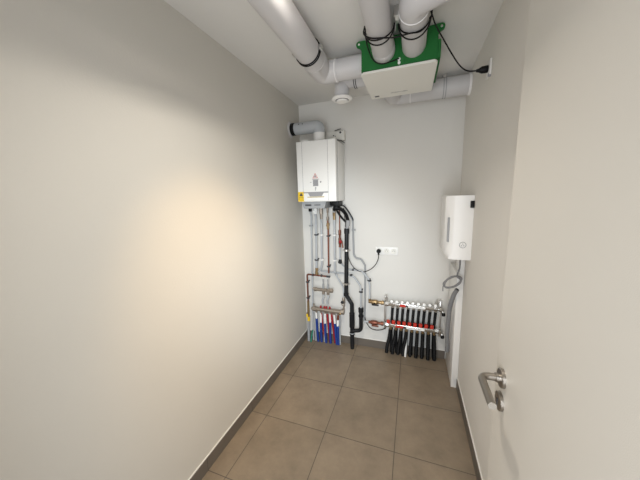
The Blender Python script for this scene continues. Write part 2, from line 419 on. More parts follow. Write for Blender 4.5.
for r in range(6):
    for c in range(3):
        if (r+c) % 5 != 4: box(b, (.256+c*.0185, byf-.0010, 1.714-r*.0095), (.256+c*.0185+.0135, byf-.0002, 1.720-r*.0095))
box(b, (.258, byf-.0006, 1.668), (.306, byf-.0002, 1.722)); box(b, (.250, byf-.0010, 1.724), (.316, byf-.0002, 1.728))
for r in range(4): box(b, (.275, byf-.0010, 1.652-r*.008), (.288-r*.002, byf-.0002, 1.658-r*.008))
box(b, (.229, byf-.0010, 1.700), (.243, byf-.0002, 1.704)); box(b, (.322, byf-.0010, 1.700), (.340, byf-.0002, 1.704)); box(b, (.324, byf-.0010, 1.694), (.332, byf-.0002, 1.709))
obj('button_print', b, 'midgrey', bo, smooth=False)
b = B(); box(b, (.108, byf-.0010, 1.533), (.169, byf-.0002, 1.620)); st = obj('warning_sticker', b, 'yellow', bo, smooth=False)
b = B(); prism(b, [(.120, 1.583), (.157, 1.583), (.1385, 1.615)], 'y', byf-.0016, byf-.0010)
for lo, hi in (((.120, 1.540), (.157, 1.5425)), ((.120, 1.571), (.157, 1.574)), ((.120, 1.540), (.1225, 1.573)), ((.1545, 1.540), (.157, 1.573)), ((.127, 1.556), (.150, 1.558))):
    box(b, (lo[0], byf-.0016, lo[1]), (hi[0], byf-.0010, hi[1]))
obj('sticker_print', b, 'dark', st, smooth=False)
b = B(); lathe(b, (.172, -.265, bz1-.001), (0, 0, 1), [(.044, 0), (.044, .014), (.038, .022), (.01, .023)], 32); obj('air_inlet_cap', b, 'white', bo)
b = B(); lathe(b, (.282, -.205, bz1-.001), (0, 0, 1), [(.062, 0), (.062, .008), (.0555, .012), (.05, .012)], 36); obj('flue_socket', b, 'white', bo)
b = B(); prism(b, [(.122, bz0-.0005), (.364, bz0-.0005), (.345, 1.468), (.145, 1.468)], 'y', -.30, -.04, .004); ty = obj('bottom_tray', b, 'grey', bo)
b = B(); box(b, (.16, -.3035, 1.492), (.22, -.3005, 1.506)); box(b, (.25, -.3035, 1.496), (.31, -.3005, 1.503)); obj('tray_print', b, 'dark', ty, smooth=False)
b = B(); box(b, (.374, -.22, 1.486), (.455, -.06, bz0-.0005), .006); box(b, (.395, -.20, 1.455), (.44, -.08, 1.487), .008); obj('connection_block', b, 'black', bo)
b = B(); cyl(b, (.118, -.075, 1.467), (.118, -.075, 1.428), .017, 16, 0, .003); cyl(b, (.118, -.075, 1.467), (.150, -.075, 1.476), .014, 16); obj('cable_gland', b, 'black', bo)
b = B(); cyl(b, (.178, -.085, 1.4675), (.178, -.085, 1.405), .020, 18, 0, .003); cyl(b, (.178, -.11, 1.43), (.178, -.13, 1.43), .010, 14); obj('shut_off_valve', b, 'label', bo)
b = B(); cyl(b, (.236, -.08, 1.4675), (.236, -.08, 1.40), .017, 18, 0, .003); cyl(b, (.236, -.08, 1.40), (.236, -.08, 1.352), .014, 6); obj('pipe_fitting', b, 'dbrass', bo)
b = B(); lathe(b, (.304, -.08, 1.4675), (0, 0, -1), [(.010, 0), (.010, .05), (.006, .055), (.006, .09), (.013, .095), (.013, .125), (.010, .13)], 16); obj('gas_fitting', b, 'dbrass', bo)

# flue
fp = thing('flue_pipe', 'grey-white flue pipe from the boiler top bending into the left wall', 'pipe', (.282, -.205, 2.09))
bpy.context.view_layer.update()
b = B(); cyl(b, (.282, -.205, bz1+.0125), (.282, -.205, 2.145), .0505, 36, 0, .003); obj('collar', b, 'white', fp)
b = B(); sweep(b, fillet([(.282, -.205, 2.142), (.282, -.205, 2.200), (.050, -.205, 2.200)], .066, 14), .053, 36); el = obj('elbow', b, 'lgrey', fp)
for x in (.105, .140):
    b = B(); lathe(b, (x, -.250, 2.224), (0, -1, .5), [(.005, 0), (.005, .006), (.002, .008)], 10)
    obj('screw', b, 'dark', el)
b = B(); lathe(b, (.012, -.205, 2.200), (1, 0, 0), [(.053, 0), (.055, .004), (.055, .036), (.052, .040)], 36); obj('rubber_seal', b, 'black', fp)
b = B(); lathe(b, (.0005, -.205, 2.200), (1, 0, 0), [(.070, 0), (.070, .003), (.062, .006), (.055, .012)], 40); obj('wall_rosette', b, 'pipe', fp)

# white bracket box behind the boiler's top right
mb = thing('mounting_bracket', 'white metal mounting bracket with black holes behind the boiler top', 'bracket', (.39, -.05, 2.13))
bpy.context.view_layer.update()
b = B(); box(b, (.300, -.060, 2.115), (.405, -.002, 2.178), .003); prism(b, [(.395, 2.095), (.478, 2.090), (.478, 2.180), (.395, 2.170)], 'y', -.07, -.002, .004); obj('bracket_body', b, 'cover', mb)
for x, z, r in ((.444, 2.160, .010), (.375, 2.140, .006), (.392, 2.132, .005), (.462, 2.172, .004)):
    b = B(); lathe(b, (x, -.0695 if x > .395 else -.0595, z), (0, -1, 0), [(r, 0), (r, .002)], 14); obj('bolt', b, 'dark', mb)
b = B(); sweep(b, [(.39, -.073, 2.178), (.425, -.073, 2.186), (.448, -.073, 2.190)], .004, 8)
obj('upper_wire', b, 'dark', mb)
b = B(); sweep(b, [(.410, -.073, 2.098), (.45, -.073, 2.088), (.485, -.06, 2.062)], .0035, 8)
obj('lower_wire', b, 'dark', mb)

# ================================================================ PIPES BENEATH THE BOILER
def pclip(parent, x, y, z, r, d=(0, 0, 1), m='dark'):
    b = B(); d = Vector(d).normalized()
    lathe(b, Vector((x, y, z))-d*.007, d, [(r, 0), (r+.005, 0), (r+.005, .014), (r, .014)], 18)
    box(b, (x-.006, y+r, z-.005), (x+.006, -.0005, z+.005))
    box(b, (x-r-.010, y-.004, z-.006), (x-r-.003, y+.004, z+.006)); box(b, (x+r+.003, y-.004, z-.006), (x+r+.010, y+.004, z+.006))
    return obj('pipe_clip', b, m, parent)
def pipe(name, label, pts, r, m, rad=.03, clips=(), cm='dark', n=14, loc=None):
    t = thing(name, label, 'pipe', loc or pts[0]); bpy.context.view_layer.update()
    b = B(); sweep(b, fillet(pts, rad, 7), r, n); obj('pipe_run', b, m, t)
    for c in clips: pclip(t, *c, r, m=cm)
    return t
pipe('conduit_pipe', 'grey pipe down the corner from the black gland at the left under the boiler',
     [(.118, -.075, 1.43), (.118, -.050, 1.38), (.110, -.05, .9), (.104, -.05, .45), (.098, -.05, .42), (.098, -.05, .002)], .0095, 'lgrey', .02, [(.110, -.05, 1.28)], 'grey')
pb = pipe('water_pipe', 'silver water pipe below the white valve with two dark clips', [(.178, -.085, 1.406), (.176, -.07, 1.37), (.168, -.07, .80)], .0115, 'lgrey', .02, [(.1735, -.07, 1.190), (.169, -.07, .925)])
b = B(); cyl(b, (.168, -.07, .84), (.168, -.07, .785), .016, 6); cyl(b, (.168, -.07, .80), (.168, -.07, .77), .018, 16); obj('coupling', b, 'brass', pb)
pipe('water_pipe', 'white water pipe with white clips bending left at its foot', [(.236, -.08, 1.353), (.234, -.07, 1.32), (.229, -.07, .88), (.215, -.07, .83), (.185, -.07, .795)], .0105, 'lgrey', .04, [(.232, -.07, 1.19), (.229, -.07, .93)], 'white')
pd = pipe('gas_pipe', 'vertical copper gas pipe with three clips under the boiler centre', [(.304, -.08, 1.335), (.304, -.07, 1.28), (.299, -.07, .79)], .0085, 'copper', .02, [(.303, -.07, 1.18), (.300, -.07, .862)], 'dark')
b = B(); lathe(b, (.304, -.074, 1.315), (0, 0, -1), [(.010, 0), (.016, .008), (.016, .03), (.010, .036), (.013, .045), (.013, .06), (.009, .066)], 14); box(b, (.292, -.100, 1.280), (.316, -.086, 1.296), .002); obj('gas_valve', b, 'brass', pd)
pe = pipe('water_pipe', 'silver-white water pipe right of the copper pipe with brass top', [(.370, -.09, 1.46), (.370, -.07, 1.40), (.367, -.07, .80), (.367, -.035, .785)], .0115, 'lgrey', .02, [(.368, -.07, 1.19), (.367, -.07, .93)], 'white')
b = B(); cyl(b, (.370, -.074, 1.43), (.370, -.071, 1.385), .0155, 6); cyl(b, (.370, -.071, 1.39), (.370, -.07, 1.345), .0135, 16); obj('coupling', b, 'brass', pe)
pf = pipe('filling_pipe', 'thin copper-topped pipe beside the black drain pipe with red valve', [(.428, -.10, 1.46), (.424, -.07, 1.40), (.423, -.07, 1.235)], .006, 'copper', .02)
b = B(); sweep(b, [(.423, -.07, 1.07), (.423, -.07, .93)], .0095, 12); obj('lower_pipe', b, 'lgrey', pf)
b = B(); lathe(b, (.423, -.07, 1.245), (0, 0, -1), [(.009, 0), (.014, .01), (.014, .05), (.010, .055), (.010, .08), (.015, .085), (.015, .14), (.010, .15), (.012, .175)], 14)
cyl(b, (.423, -.07, 1.16), (.450, -.09, 1.125), .009, 12); cyl(b, (.450, -.09, 1.13), (.462, -.10, 1.07), .007, 12); fv = obj('filling_valve', b, 'copper', pf)
b = B(); lathe(b, (.433, -.088, 1.13), (.3, -1, 0), [(.006, 0), (.014, .006), (.014, .016), (.008, .02)], 12); obj('red_knob', b, 'red', fv)
b = B(); lathe(b, (.423, -.07, .945), (0, 0, -1), [(.010, 0), (.016, .006), (.018, .03), (.012, .045)], 14); box(b, (.404, -.082, .905), (.444, -.072, .925), .003); obj('valve_foot', b, 'drain', pf)

# black drain, its hose and trap
dp = thing('drain_pipe', 'black drain pipe with offset and trap, standing on the floor under the boiler', 'pipe', (.545, -.09, 0))
bpy.context.view_layer.update()
b = B(); sweep(b, fillet([(.499, -.09, 1.252), (.487, -.09, .58), (.545, -.09, .49), (.545, -.09, .002)], .035, 8), .0205, 24)
lathe(b, (.499, -.09, 1.262), (0, 0, -1), [(.020, 0), (.025, .004), (.025, .05), (.0205, .054)], 24)
lathe(b, (.487, -.09, .605), (0, 0, -1), [(.0205, 0), (.026, .004), (.026, .03), (.0205, .034)], 24)
lathe(b, (.545, -.09, .40), (0, 0, -1), [(.0205, 0), (.027, .006), (.027, .16), (.0205, .17)], 24)
lathe(b, (.545, -.09, .185), (0, 0, -1), [(.0205, 0), (.0265, .004), (.0265, .028), (.0205, .032)], 24)
obj('main_pipe', b, 'drain', dp)
b = B(); sweep(b, fillet([(.637, -.09, .44), (.637, -.09, .215), (.548, -.09, .20)], .045, 10), .0195, 24)
lathe(b, (.637, -.09, .462), (0, 0, -1), [(.018, 0), (.026, .004), (.026, .045), (.0195, .05)], 24)
lathe(b, (.637, -.09, .385), (0, 0, -1), [(.0195, 0), (.0255, .004), (.0255, .02), (.0195, .024)], 24); obj('trap_bend', b, 'drain', dp)
for x, z, m_ in ((.495, 1.045, 'steel'), (.4895, .70, 'steel')):
    b = B(); lathe(b, (x, -.09, z+.009), (0, 0, -1), [(.020, 0), (.024, 0), (.024, .018), (.020, .018)], 24)
    box(b, (x-.006, -.068, z-.006), (x+.006, -.0005, z+.006)); cyl(b, (x+.024, -.09, z), (x+.040, -.09, z), .005, 10); cyl(b, (x-.024, -.09, z), (x-.040, -.09, z), .005, 10); obj('pipe_clip', b, m_, dp)
b = B()
for z in (.180,): lathe(b, (.545, -.09, z), (0, 0, -1), [(.026, 0), (.028, .002), (.028, .008), (.026, .01)], 24)
obj('light_ring', b, 'lgrey', dp)
dh = thing('drain_hose', 'curved black corrugated hose from the boiler underside to the drain pipe', 'hose', (.44, -.12, 1.46))
bpy.context.view_layer.update()
b = B(); corrugated(b, spline([(.405, -.20, 1.452), (.432, -.16, 1.462), (.472, -.13, 1.44), (.502, -.11, 1.39), (.516, -.10, 1.335)], 10), .0165, .0018, .010, 16); obj('hose', b, 'black', dh)
b = B(); sweep(b, spline([(.41, -.14, 1.452), (.435, -.12, 1.40), (.465, -.10, 1.355), (.495, -.10, 1.325)], 8), .010, 12); obj('thin_hose', b, 'black', dh)
b = B(); cyl(b, (.517, -.10, 1.345), (.512, -.094, 1.285), .021, 20, 0, .003); sweep(b, [(.512, -.094, 1.288), (.500, -.09, 1.262)], .015, 16); obj('connector', b, 'grey', dh)

# thin grey conduit down the wall on the right of the cluster
pipe('cable_conduit', 'thin grey conduit right of the drain pipe with a kink, running to the lower manifold',
     [(.462, -.05, 1.49), (.50, -.03, 1.43), (.545, -.022, 1.345), (.553, -.022, .99), (.575, -.022, .955), (.628, -.022, .948), (.667, -.022, .885), (.667, -.022, .50), (.660, -.022, .29)], .009, 'grey', .035, [(.553, -.022, 1.24)], 'grey')
bc = thing('cable', 'thin black cable curving over the grey conduit at the boiler bottom', 'cable', (.45, -.1, 1.49)); bpy.context.view_layer.update()
b = B(); sweep(b, spline([(.44, -.12, 1.487), (.475, -.08, 1.475), (.515, -.06, 1.42), (.545, -.045, 1.365), (.551, -.037, 1.335)], 8), .005, 10); obj('cable_run', b, 'black', bc)
# horizontal return pipes
pipe('water_pipe', 'grey pipe running right behind the drain and down to the trap funnel',
     [(.205, -.032, .797), (.46, -.032, .788), (.560, -.032, .760), (.627, -.06, .68), (.637, -.09, .60), (.637, -.09, .452)], .0095, 'lgrey', .06, [(.525, -.032, .775), (.637, -.09, .628)])
pipe('water_pipe', 'grey pipe arching from behind the drain pipe down to the upper heating valve',
     [(.423, -.07, .915), (.452, -.05, .872), (.50, -.04, .838), (.639, -.04, .829), (.705, -.05, .76), (.722, -.07, .70), (.722, -.08, .548)], .0095, 'lgrey', .05, [(.548, -.04, .836), (.715, -.058, .742)])
pj = pipe('water_pipe', 'thin grey diagonal pipe ending in a dark valve above the small manifold', [(.355, -.035, .79), (.385, -.04, .745), (.448, -.05, .64), (.452, -.06, .53)], .008, 'lgrey', .05)
b = B(); lathe(b, (.452, -.06, .54), (0, 0, -1), [(.010, 0), (.015, .01), (.015, .06), (.011, .07), (.011, .10)], 14); cyl(b, (.452, -.075, .50), (.452, -.10, .50), .009, 12); cyl(b, (.435, -.085, .478), (.460, -.085, .468), .012, 12)
obj('drain_valve', b, 'dbrass', pj)
b = B(); lathe(b, (.448, -.10, .503), (0, -1, 0), [(.015, 0), (.015, .012), (.008, .015)], 14); obj('valve_knob', b, 'drain', pj)
# copper branch to the left
cp = pipe('gas_pipe', 'copper pipe with clips turning left and down the corner to a brass valve', [(.300, -.06, .750), (.052, -.06, .758), (.053, -.06, .31)], .0088, 'copper', .018, [(.053, -.06, .672), (.053, -.06, .492)], 'dark')
for x in (.12, .215):
    b = B(); lathe(b, (x-.006, -.06, .755), (1, 0, 0), [(.009, 0), (.014, 0), (.014, .012), (.009, .012)], 14); obj('pipe_clip', b, 'dark', cp)
b = B(); cyl(b, (.27, -.06, .751), (.31, -.06, .750), .011, 12); obj('end_cap', b, 'dark', cp)
b = B(); cyl(b, (.052, -.06, .36), (.052, -.06, .275), .013, 6); cyl(b, (.052, -.06, .455), (.052, -.06, .36), .0125, 14); cyl(b, (.052, -.075, .33), (.052, -.10, .33), .008, 10); obj('stop_valve', b, 'brass', cp)
b = B(); box(b, (.043, -.106, .285), (.061, -.098, .325), .003); cyl(b, (.052, -.06, .276), (.052, -.06, .225), .0155, 14, 0, .003); obj('yellow_lever', b, 'yellow', cp)
gs = thing('gas_sleeve', 'grey corrugated sleeve below the yellow valve in the floor corner', 'pipe sleeve', (.05, -.075, 0)); bpy.context.view_layer.update()
b = B(); corrugated(b, [(.052, -.06, .226), (.052, -.072, .12), (.055, -.085, .002)], .0145, .0012, .008, 14); obj('sleeve', b, 'grey', gs)

# ---- drinking water manifolds
um = thing('water_manifold', 'small nickel water manifold with two taps, topmost of the two under the copper branch', 'manifold', (.24, -.08, .6)); bpy.context.view_layer.update()
b = B(); cyl(b, (.135, -.08, .607), (.345, -.08, .607), .017, 20, 0, .004)
for x in (.150, .33): hexnut(b, (x-.012, -.08, .607), (x+.012, -.08, .607), .022)
for x in (.238, .290): cyl(b, (x, -.08, .607), (x, -.08, .570), .013, 16); hexnut(b, (x, -.08, .582), (x, -.08, .560), .015)
lathe(b, (.30, -.08, .607), (0, -1, 0), [(.022, 0), (.024, .024), (.018, .03)], 20); cyl(b, (.135, -.08, .607), (.120, -.08, .622), .010, 12)
obj('manifold_bar', b, 'dbrass', um)
b = B()
for x in (.238, .290): lathe(b, (x, -.08, .623), (0, 0, 1), [(.010, 0), (.010, .05), (.006, .055), (.006, .10), (.003, .102)], 14)
obj('tap_spindle', b, 'grey', um)
for i, x in enumerate((.236, .288)):
    t = thing('connecting_pipe', ['left', 'right'][i]+' one of two short bent grey pipes between the small water manifolds', 'pipe', (x, -.08, .5), 'short pipes between the water manifolds'); bpy.context.view_layer.update()
    b = B(); sweep(b, spline([(x, -.08, .562), (x+.006, -.085, .53), (x-.010, -.085, .49), (x-.004, -.08, .452)], 6), .0105, 14); obj('pipe_run', b, 'lgrey', t)
lm = thing('water_manifold', 'wider dull nickel water manifold with red caps, above the blue and red pipes', 'manifold', (.29, -.08, .39)); bpy.context.view_layer.update()
b = B(); cyl(b, (.118, -.08, .388), (.462, -.08, .383), .0215, 20, 0, .005)
for x in (.13, .445): hexnut(b, (x-.014, -.08, .387), (x+.014, -.08, .387), .027)
cyl(b, (.118, -.08, .388), (.098, -.08, .388), .016, 14); lathe(b, (.125, -.08, .41), (0, 0, 1), [(.009, 0), (.009, .03), (.005, .034)], 12); lathe(b, (.455, -.08, .40), (0, 0, 1), [(.010, 0), (.010, .035), (.005, .04)], 12)
for x in (.153, .206, .247, .275, .32, .352, .394): cyl(b, (x, -.08, .372), (x, -.08, .348), .012, 14)
obj('manifold_bar', b, 'dbrass', lm)
for x in (.205, .245, .268, .305):
    b = B(); lathe(b, (x, -.082, .405), (0, 0, 1), [(.010, 0), (.010, .018), (.007, .024)], 14); obj('red_cap', b, 'red', lm)
b = B(); lathe(b, (.425, -.10, .378), (0, -1, 0), [(.012, 0), (.012, .014), (.006, .018)], 12); obj('brass_plug', b, 'brass', lm)
# pipes in conduits, below
cols = [(.148, .158, 'blue', .275, -.075, 'leftmost'), (.204, .198, 'blue', .24, -.085, 'second'), (.250, .250, 'blue', .237, -.085, 'third'), (.305, .300, 'blue', .25, -.072, 'fourth'), (.352, .370, 'blue', .245, -.075, 'fifth'), (.394, .390, 'blue', .232, -.095, 'rightmost')]
for xt, xb, m_, ztop, y, o_ in cols:
    t = thing('water_conduit', o_+' of the blue sleeved water pipes rising from the floor, counted from the left', 'pipe', (xb, -.11, 0), 'blue sleeved water pipes'); bpy.context.view_layer.update()
    xm = xt+(xb-xt)*.3
    b = B(); corrugated(b, spline([(xm, y, ztop), (xm*.4+xb*.6, y*.5-.037, ztop*.45), (xb, -.062, .002)], 8), .0125, .0012, .007, 14); obj('blue_sleeve', b, 'blue', t)
    if xb == .390:
        b = B(); cyl(b, (xt, -.08, .3475), (xt, -.085, .295), .0135, 14); obj('copper_end', b, 'copper', t)
        b = B(); cyl(b, (xt, -.085, .296), (xm, y, ztop-.004), .011, 14); obj('white_end', b, 'label', t)
    else:
        b = B(); sweep(b, [(xt, -.08, .3475), (xm, y, ztop-.004)], .0105, 14); obj('white_end', b, 'label', t)
for xt, xb, y, o_ in ((.206, .226, -.105, 'leftmost'), (.275, .285, -.110, 'middle'), (.322, .344, -.108, 'rightmost')):
    t = thing('water_conduit', o_+' of the three red sleeved water pipes below the water manifold', 'pipe', (xb, -.12, 0), 'red sleeved water pipes'); bpy.context.view_layer.update()
    b = B(); corrugated(b, spline([(xt, -.082, .362), (xt*.6+xb*.4, -.062, .2), (xb, -.040, .002)], 10), .0098, .0012, .007, 14); obj('red_sleeve', b, 'red', t)
t = thing('hose', 'short teal-green hose end standing on the floor in the left corner', 'hose', (.095, -.09, 0)); bpy.context.view_layer.update()
b = B(); sweep(b, spline([(.085, -.10, .002), (.092, -.09, .07), (.104, -.085, .135)], 6), .008, 12); obj('hose_run', b, 'greenhose', t)
for x, y, o_ in ((.128, -.055, 'left'), (.226, -.05, 'middle'), (.405, -.055, 'right')):
    t = thing('water_pipe', 'plain white pipe standing behind the blue sleeved pipes, '+o_+' of three', 'pipe', (x, y, 0), 'plain white pipes behind the sleeves'); bpy.context.view_layer.update()
    b = B(); sweep(b, [(x, y, .352), (x, y, .002)], .009, 12); obj('pipe_run', b, 'lgrey', t)

# ================================================================ HEATING MANIFOLD
hm = thing('heating_manifold', 'steel underfloor heating manifold of two bars with nine circuits on the back wall', 'manifold', (1.11, -.08, .42)); bpy.context.view_layer.update()
def bar(x0, x1, z):
    b = B(); box(b, (x0, -.100, z-.017), (x1, -.066, z+.017), .006, 0, 3)
    for x in (x0+.004, x1-.004): hexnut(b, (x-.014, -.083, z), (x+.014, -.083, z), .024)
    return b
ub = obj('upper_bar', bar(.886, 1.325, .533), 'chrome', hm); lb = obj('lower_bar', bar(.890, 1.345, .317), 'chrome', hm)
for (pa, z, xs) in ((ub, .533, ((1.010, 1.062, 'redcap'), (1.062, 1.080, 'dark'), (1.085, 1.235, 'label'))), (lb, .317, ((.975, 1.045, 'redcap'), (1.045, 1.070, 'dark'), (1.075, 1.235, 'label')))):
    for x0, x1, m_ in xs:
        b = B()
        if m_ == 'dark': prism(b, [(x0, z-.012), (x1-.004, z-.012), (x1+.004, z), (x1-.004, z+.012), (x0, z+.012)], 'y', -.1015, -.0995)
        else: box(b, (x0, -.1012, z-.012), (x1, -.0995, z+.012))
        obj({'redcap': 'red_label', 'dark': 'arrow_label', 'label': 'white_label'}[m_], b, m_, pa, smooth=False)
    b = B(); [box(b, (xs[2][0]+.02+k*.012, -.1020, z-.003), (xs[2][0]+.028+k*.012, -.1010, z+.002)) for k in range(9) if k not in (3, 6)]; obj('label_print', b, 'midgrey', pa, smooth=False)
DX = .0482
for i in range(9):
    x = .934+DX*i
    b = B(); lathe(b, (x, -.083, .549), (0, 0, 1), [(.011, 0), (.011, .006), (.0175, .009), (.0175, .022), (.014, .026), (.003, .027)], 20)
    lathe(b, (x, -.095, .562), (0, -1, .5), [(.016, 0), (.0165, .008), (.013, .012)], 20)
    c = obj('valve_cap', b, 'chrome', hm)
    b = B(); lathe(b, (x, -.095+(-1)*.0115/1.118, .562+.0058), (0, -1, .5), [(.0125, 0), (.0122, .0015), (.003, .002)], 18); obj('cap_face', b, 'label', c)
    x = .905+DX*i*1.02
    b = B(); lathe(b, (x, -.083, .333), (0, 0, 1), [(.012, 0), (.0165, .003), (.0165, .028), (.013, .032), (.005, .033)], 18); obj('red_cap', b, 'redcap', hm)
    b = B(); hexnut(b, (x+.022, -.083, .300), (x+.022, -.085, .272), .013); cyl(b, (x+.022, -.083, .301), (x+.022, -.083, .31), .01, 12); obj('hose_nut', b, 'brass', hm)
    b = B(); hexnut(b, (.942+DX*i, -.06, .516), (.942+DX*i, -.06, .490), .0135); obj('hose_nut', b, 'steel', hm)
for x in (.872, 1.365):
    b = B(); box(b, (x-.007, -.064, .25), (x+.007, -.0005, .262)); box(b, (x-.008, -.066, .255), (x+.008, -.058, .60), .002)
    box(b, (x-.007, -.064, .588), (x+.007, -.0005, .60)); torus(b, (x, -.083, .533), (1, 0, 0), .024, .004, 20); torus(b, (x, -.083, .317), (1, 0, 0), .024, .004, 20)
    obj('wall_bracket', b, 'steel', hm)
b = B()
lathe(b, (.885, -.083, .553), (0, 0, 1), [(.010, 0), (.010, .02), (.014, .022), (.014, .04), (.006, .045), (.006, .062), (.003, .063)], 16)
lathe(b, (1.333, -.083, .55), (0, 0, 1), [(.010, 0), (.010, .02), (.014, .022), (.014, .045), (.006, .05), (.006, .07)], 16)
obj('air_vent', b, 'steel', hm)
for z in (.528, .312):
    b = B(); cyl(b, (1.338, -.083, z), (1.372, -.083, z), .015, 16, 0, .003); lathe(b, (1.368, -.083, z), (0, -1, -.2), [(.016, 0), (.017, .02), (.012, .03)], 16); cyl(b, (1.365, -.083, z), (1.365, -.083, z+.03), .009, 12); cyl(b, (1.372, -.10, z), (1.386, -.11, z-.018), .010, 12)
    v = obj('end_valve', b, 'steel', hm)
    b = B(); lathe(b, (1.384, -.11, z-.018), (.2, -.2, -1), [(.013, 0), (.016, .004), (.016, .024), (.012, .028)], 16); obj('black_cap', b, 'black', v)
# hoses: nine from each bar
ordn = ['leftmost', 'second', 'third', 'fourth', 'fifth', 'sixth', 'seventh', 'eighth', 'rightmost']
for i in range(9):
    x = .905+DX*i*1.02+.022; lean = (-.038, -.030, -.026, -.028, -.012, -.006, -.002, .004, .012)[i]
    t = thing('heating_hose', 'black hose below the lower manifold bar, '+ordn[i]+('' if i in (0, 8) else ' from the left'), 'hose', (x+lean, -.11, 0), 'front row of black heating hoses'); bpy.context.view_layer.update()
    b = B(); corrugated(b, spline([(x, -.085, .273), (x+lean*.3, -.088, .18), (x+lean*.8, -.072, .08), (x+lean, -.058-.008*(i % 2), .002)], 8), .0155, .0016, .009, 14); obj('hose_run', b, 'black', t)
    x = .942+DX*i
    t = thing('heating_hose', 'black hose seen between the two manifold bars, '+ordn[i]+('' if i in (0, 8) else ' from the left'), 'hose', (x, -.04, 0), 'rear row of black heating hoses'); bpy.context.view_layer.update()
    b = B(); corrugated(b, spline([(x, -.060, .491), (x-.004, -.050, .42), (x-.008, -.040, .32), (x-.01, -.036, .15), (x-.006+random.uniform(-.006, .006), -.036, .002)], 8), .0125, .0014, .009, 14); obj('hose_run', b, 'black', t)
t = thing('heating_hose', 'single white pipe standing among the black hoses under the heating manifold', 'hose', (1.07, -.07, 0)); bpy.context.view_layer.update()
b = B(); sweep(b, spline([(1.078, -.072, .298), (1.076, -.074, .15), (1.070, -.078, .002)], 6), .010, 14); obj('hose_run', b, 'label', t)
# inlet valves left of the manifold
for z, lab, mm in ((.535, 'upper brass ball valve with dark grip left of the heating manifold', 'dbrass'), (.317, 'lower copper-coloured ball valve beside the heating manifold, just above the hanging cable', 'copper')):
    t = thing('ball_valve', lab, 'valve', (.78, -.083, z)); bpy.context.view_layer.update()
    b = B(); lathe(b, (.712, -.083, z), (1, 0, 0), [(.012, 0), (.014, .004), (.014, .02), (.019, .024), (.023, .045), (.023, .075), (.018, .09), (.014, .095), (.014, .12), (.020, .122), (.020, .148)], 20)
    if z > .5: cyl(b, (.722, -.083, z-.014), (.722, -.083, z+.028), .013, 6)
    obj('valve_body', b, 'brass' if z > .5 else 'copper', t)
    b = B(); cyl(b, (.772, -.10, z-.004), (.772, -.118, z-.006), .007, 10)
    box(b, (.748, -.126, z-.022), (.815, -.116, z-.006), .003); obj('grip', b, 'drain' if z > .5 else mm, t)
    b = B(); sweep(b, [(.670 if z < .5 else .722, -.083, z), (.714 if z < .5 else .724, -.083, z)], .0105, 12); obj('tail_pipe', b, 'lgrey', t)
t = thing('cable', 'thin black cable sagging below the lower ball valve of the heating manifold', 'cable', (.78, -.09, .27)); bpy.context.view_layer.update()
b = B(); sweep(b, spline([(.668, -.04, .34), (.690, -.07, .300), (.735, -.10, .262), (.79, -.10, .250), (.845, -.10, .262), (.885, -.105, .290)], 8), .0042, 8); obj('cable_run', b, 'black', t)

# ================================================================ SOCKETS ON THE BACK WALL + CORD
so = thing('wall_socket', 'white triple wall socket on the back wall right of the drain pipe', 'socket', (.873, 0, 1.035)); bpy.context.view_layer.update()
b = B(); box(b, (.768, -.009, .998), (.978, -.0005, 1.075), .003, 0, 3); obj('socket_plate', b, 'white', so)
for x in (.806, .873, .940):
    b = B(); lathe(b, (x, -.0092, 1.037), (0, -1, 0), [(.027, 0), (.027, .002), (.0215, .0025), (.0205, .001), (.002, .0008)], 32); f = obj('socket_face', b, 'cover', so)
    b = B()
    for s in (-1, 1): cyl(b, (x+s*.0095, -.0098, 1.037), (x+s*.0095, -.0108, 1.037), .003, 10)
    cyl(b, (x, -.0098, 1.049), (x, -.014, 1.049), .0025, 10); obj('socket_hole', b, 'dark', f)
pc = thing('power_cord', 'black power cord with round plug hanging from the triple socket', 'cord', (.80, -.03, 1.03)); bpy.context.view_layer.update()
b = B(); lathe(b, (.800, -.0155, 1.037), (0, -1, 0), [(.020, 0), (.021, .004), (.020, .026), (.012, .034)], 24); cyl(b, (.800, -.036, 1.03), (.800, -.034, 1.0), .0075, 12); obj('plug', b, 'black', pc)
b = B(); sweep(b, spline([(.800, -.034, 1.002), (.795, -.034, .955), (.768, -.034, .895), (.715, -.036, .845), (.650, -.045, .822), (.590, -.05, .838), (.540, -.05, .885), (.510, -.05, .95), (.494, -.053, 1.03), (.480, -.055, 1.12), (.478, -.055, 1.30), (.47, -.08, 1.46)], 8), .0038, 8); obj('cable_run', b, 'black', pc)

# ================================================================ CONTROL BOX ON THE RIGHT WALL
cb = thing('wall_box', 'white box with grey grip slot and round badge on the right wall', 'wall box', (W, -.40, 1.33)); bpy.context.view_layer.update()
fy, ry, xf = -.572, -.23, 1.315
b = B()
t_ = bmesh.new()
def ringp(z, inset):
    return [(W-.0008, fy+inset*0), (1.372, fy), (1.345, fy+.010), (xf+inset, fy+.040), (xf+inset, ry-.03), (1.345, ry), (W-.0008, ry)]
levels = [(1.552, .006), (1.545, 0), (1.15, 0), (1.112, .026)]
rings = [[t_.verts.new((x, y, z)) for x, y in ringp(z, ins)] for z, ins in levels]
for a, c in zip(rings, rings[1:]):
    for k in range(7): t_.faces.new((a[k], a[(k+1) % 7], c[(k+1) % 7], c[k]))
t_.faces.new(rings[0]); t_.faces.new(rings[-1][::-1]); merge(b, t_)
obj('housing', b, 'white', cb)
b = B(); sweep(b, [(1.336, fy+.0135, 1.405), (1.336, fy+.0135, 1.235)], .0075, 14); obj('grip_slot', b, 'grey', cb)
b = B(); torus(b, (1.428, fy-.0005, 1.217), (0, 1, 0), .020, .0018, 28)
for dx, dz in ((0, .007), (-.007, -.005), (.007, -.005)): lathe(b, (1.428+dx, fy+.0002, 1.217+dz), (0, -1, 0), [(.0038, 0), (.0038, .0012)], 10)
obj('badge', b, 'midgrey', cb)
